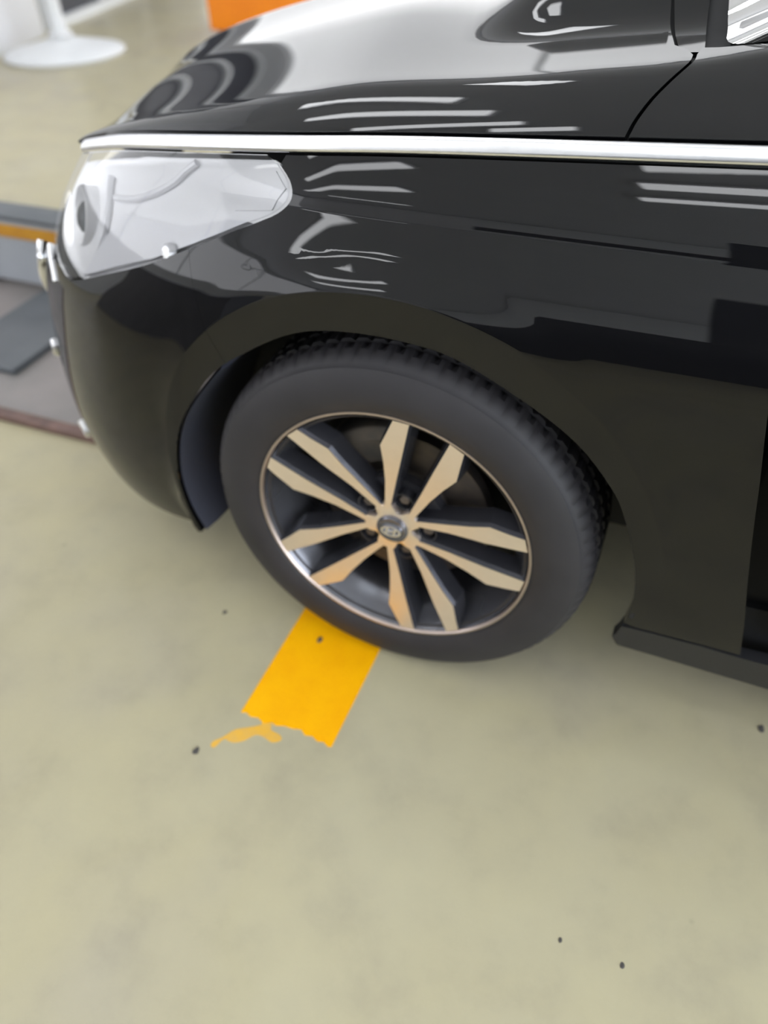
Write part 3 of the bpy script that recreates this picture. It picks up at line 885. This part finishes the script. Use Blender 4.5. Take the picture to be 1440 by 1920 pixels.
# front door, its leading edge just beyond the right side of the view
door = empty('front_door', (0, 0, 0), parent=car)
d_poly = smooth_line([(0.628, 0.26), (0.600, 0.32), (0.565, 0.41), (0.532, 0.50), (0.506, 0.60), (0.482, 0.70), (0.470, 0.78)], 3) + under(0.470, 1.58, 30) + [(1.60, 0.80), (1.60, 0.50), (1.58, 0.26)]
panel('door_skin', d_poly, side, M['paint'], door, res=0.02, thick=0.012)
MB().box(0.68, 1.58, 0.10, 0.14, 0.28, 0.92).build('door_trim', M['dark'], door, bevel=0.02)
bar('door_handle', [(1.28, 0.86), (1.32, 0.868), (1.42, 0.868), (1.46, 0.86)], 0.011, M['chrome'], 0.022, door)

# ================================================================== LIFT IN FRONT OF THE CAR
lift = empty('car_lift', (-1.6, 0.8, 0), label='low grey steel car lift on the floor ahead of the black car', cat='car lift')
lift_parts = []
def lp(o):
    o.parent = lift; o.matrix_parent_inverse = lift.matrix_world.inverted(); o.location = (0, 0, 0)
    o.data.transform(Matrix.Translation((1.6, -0.8, 0)))
    return o
lp(MB().box(-3.6, -0.78, 0.40, 1.45, 0.0, 0.010).build('base_plate', M['steel']))
lp(MB().box(-3.6, -0.78, 0.365, 0.40, 0.0, 0.022).build('plate_edge', M['rust'], bevel=0.004))
lp(MB().box(-1.67, -1.40, 0.55, 1.06, 0.010, 0.030).build('cross_plate', M['lift_dark'], bevel=0.004))
beam = lp(MB().box(-3.6, -1.05, 1.0, 1.09, 0.045, 0.262).build('side_beam', M['lift'], bevel=0.006))
ye = MB().box(-3.595, -1.055, 0.996, 1.0, 0.205, 0.246).build('yellow_stripe', M['lift_yellow'])
ye.parent = beam; ye.data.transform(Matrix.Translation((1.6, -0.8, 0)))
ru = MB().box(-3.6, -1.05, 0.995, 1.10, 0.262, 0.275).build('rubber_top', M['lift_dark'])
ru.parent = beam; ru.data.transform(Matrix.Translation((1.6, -0.8, 0)))
for x in (-3.3, -2.0, -1.2):
    lp(MB().box(x, x+0.08, 1.02, 1.08, 0.010, 0.046).build('beam_foot', M['lift_dark']))

# ================================================================== BACKGROUND THINGS
ped = empty('pedestal', (-4.10, 4.10, 0), label='white pedestal with round domed base on the floor by the wall', cat='pedestal')
MB().lathe([(0.0, 0.001), (0.0, 0.41), (0.018, 0.42), (0.030, 0.405), (0.055, 0.30), (0.085, 0.17), (0.105, 0.09), (0.12, 0.06)], 64, 'z').build('base', M['white'], ped, smooth=True, angle=0.9)
MB().lathe([(0.10, 0.062), (0.16, 0.052), (0.30, 0.046), (1.05, 0.046), (1.05, 0.001)], 32, 'z').build('pole', M['white'], ped, smooth=True, angle=0.9)
MB().lathe([(0.115, 0.085), (0.125, 0.085), (0.150, 0.064), (0.150, 0.05)], 32, 'z').build('collar', M['housing'], ped, smooth=True, angle=0.9)

box = empty('orange_cabinet', (-2.85, 5.25, 0), label='low orange cabinet on the floor beyond the bonnet', cat='cabinet')
MB().box(-0.57, 0.57, -0.30, 0.30, 0.03, 0.30).build('body', M['orange'], box, bevel=0.012)
MB().box(-0.58, 0.58, -0.31, 0.31, 0.30, 0.325).build('lid', M['orange'], box, bevel=0.006)
MB().box(-0.52, 0.52, -0.26, 0.26, 0.0, 0.03).build('plinth', M['lift_dark'], box)

# crumbs of dirt on the floor
def crumb(x, y, s, label, z=0.0):
    bm = bmesh.new()
    bmesh.ops.create_icosphere(bm, subdivisions=2, radius=1)
    for v in bm.verts:
        k = 0.8+0.4*random.random()
        v.co = Vector((v.co.x*s*k, v.co.y*s*1.5*k, max(v.co.z, -0.3)*s*0.35*k))
    bmesh.ops.translate(bm, verts=bm.verts, vec=(0, 0, -min(v.co.z for v in bm.verts)))
    me = bpy.data.meshes.new('dirt_crumb'); bm.to_mesh(me); bm.free()
    me.materials.append(M['dirt'])
    o = bpy.data.objects.new('dirt_crumb', me); COL.objects.link(o)
    o.location = (x, y, z)
    return setp(o, label=label, cat='dirt')
for x, y, r, lab in [(-0.362, -0.012, 0.0038, 'dark crumb of dirt on bare floor left of the yellow stripe, nearest the bumper'),
                     (-0.247, -0.304, 0.0055, 'dark crumb of dirt beside the tip of the yellow paint drip'),
                     (0.656, 0.088, 0.0055, 'dark crumb of dirt on the floor below the sill, at the right edge'),
                     (0.491, -0.376, 0.0030, 'dark crumb of dirt on open floor, lowest of the pair at lower right'),
                     (0.404, -0.375, 0.0026, 'small dark crumb of dirt on open floor, left one at lower right')]:
    crumb(x, y, r, lab)
crumb(-0.149, -0.008, 0.005, 'brown speck of dirt on the yellow stripe by the tyre', 0.0006)

# ================================================================== CEILING LIGHTS
def ceiling_light(x, y, L=1.3, rot=0.0, W=0.06, z=CEIL-0.06):
    o = empty('ceiling_light', (x, y, z), label='white batten light on the ceiling with a lit strip', cat='ceiling light', group='batten lights on the ceiling')
    o.rotation_euler = (0, 0, math.radians(rot))
    MB().box(-L/2, L/2, -W-0.015, W+0.015, 0.0, 0.055).build('housing', M['housing'], o)
    MB().box(-L/2+0.02, L/2-0.02, -W, W, -0.03, 0.0).build('tube', M['tube_cool'] if x > 0.9 and y < 1 else M['tube'], o, bevel=0.02)
    return o
LIGHTS = [(-2.97, -3.91, 2.8, 28, 0.10), (-3.55, -5.21, 3.2, 25, 0.12), (0.85, -2.45, 1.7, 12, 0.09), (0.85, -2.93, 1.7, 14, 0.09), (0.85, -3.42, 1.7, 14, 0.06),
          (-3.4, -6.6, 1.5, 8), (-2.2, 2.42, 1.95, -19), (-1.88, 1.90, 1.8, -9), (-1.32, 1.37, 1.15, 8), (-0.68, 1.22, 0.5, 8),
          (-1.16, 3.12, 1.25, -58, 0.15), (2.2, 3.1, 1.4, 0), (2.2, 5.4, 1.4, 0), (-5.0, 0.0, 1.4, 0), (-5.5, -3.5, 1.4, 0), (3.8, -5.5, 1.4, 0),
          (-3.8, -1.6, 1.6, 15), (-3.8, -0.6, 1.6, 15), (-3.9, 0.4, 1.6, 15)]  # last three are added to brighten the headlamp and front-left floor
LIGHTS += [(-3.0, -2.55, 1.4, 20), (-1.8, -2.5, 1.4, 20), (-2.9, -3.0, 1.2, 20)]  # extra battens, added to whiten the headlamp
LIGHTS += [(x, y, 1.3, 0) for x in (-2.2, -0.6, 1.0) for y in (-1.4, 0.2)]  # added overhead battens to light floor and car, clear of the mirrored rows
for q in LIGHTS:
    ceiling_light(*q)
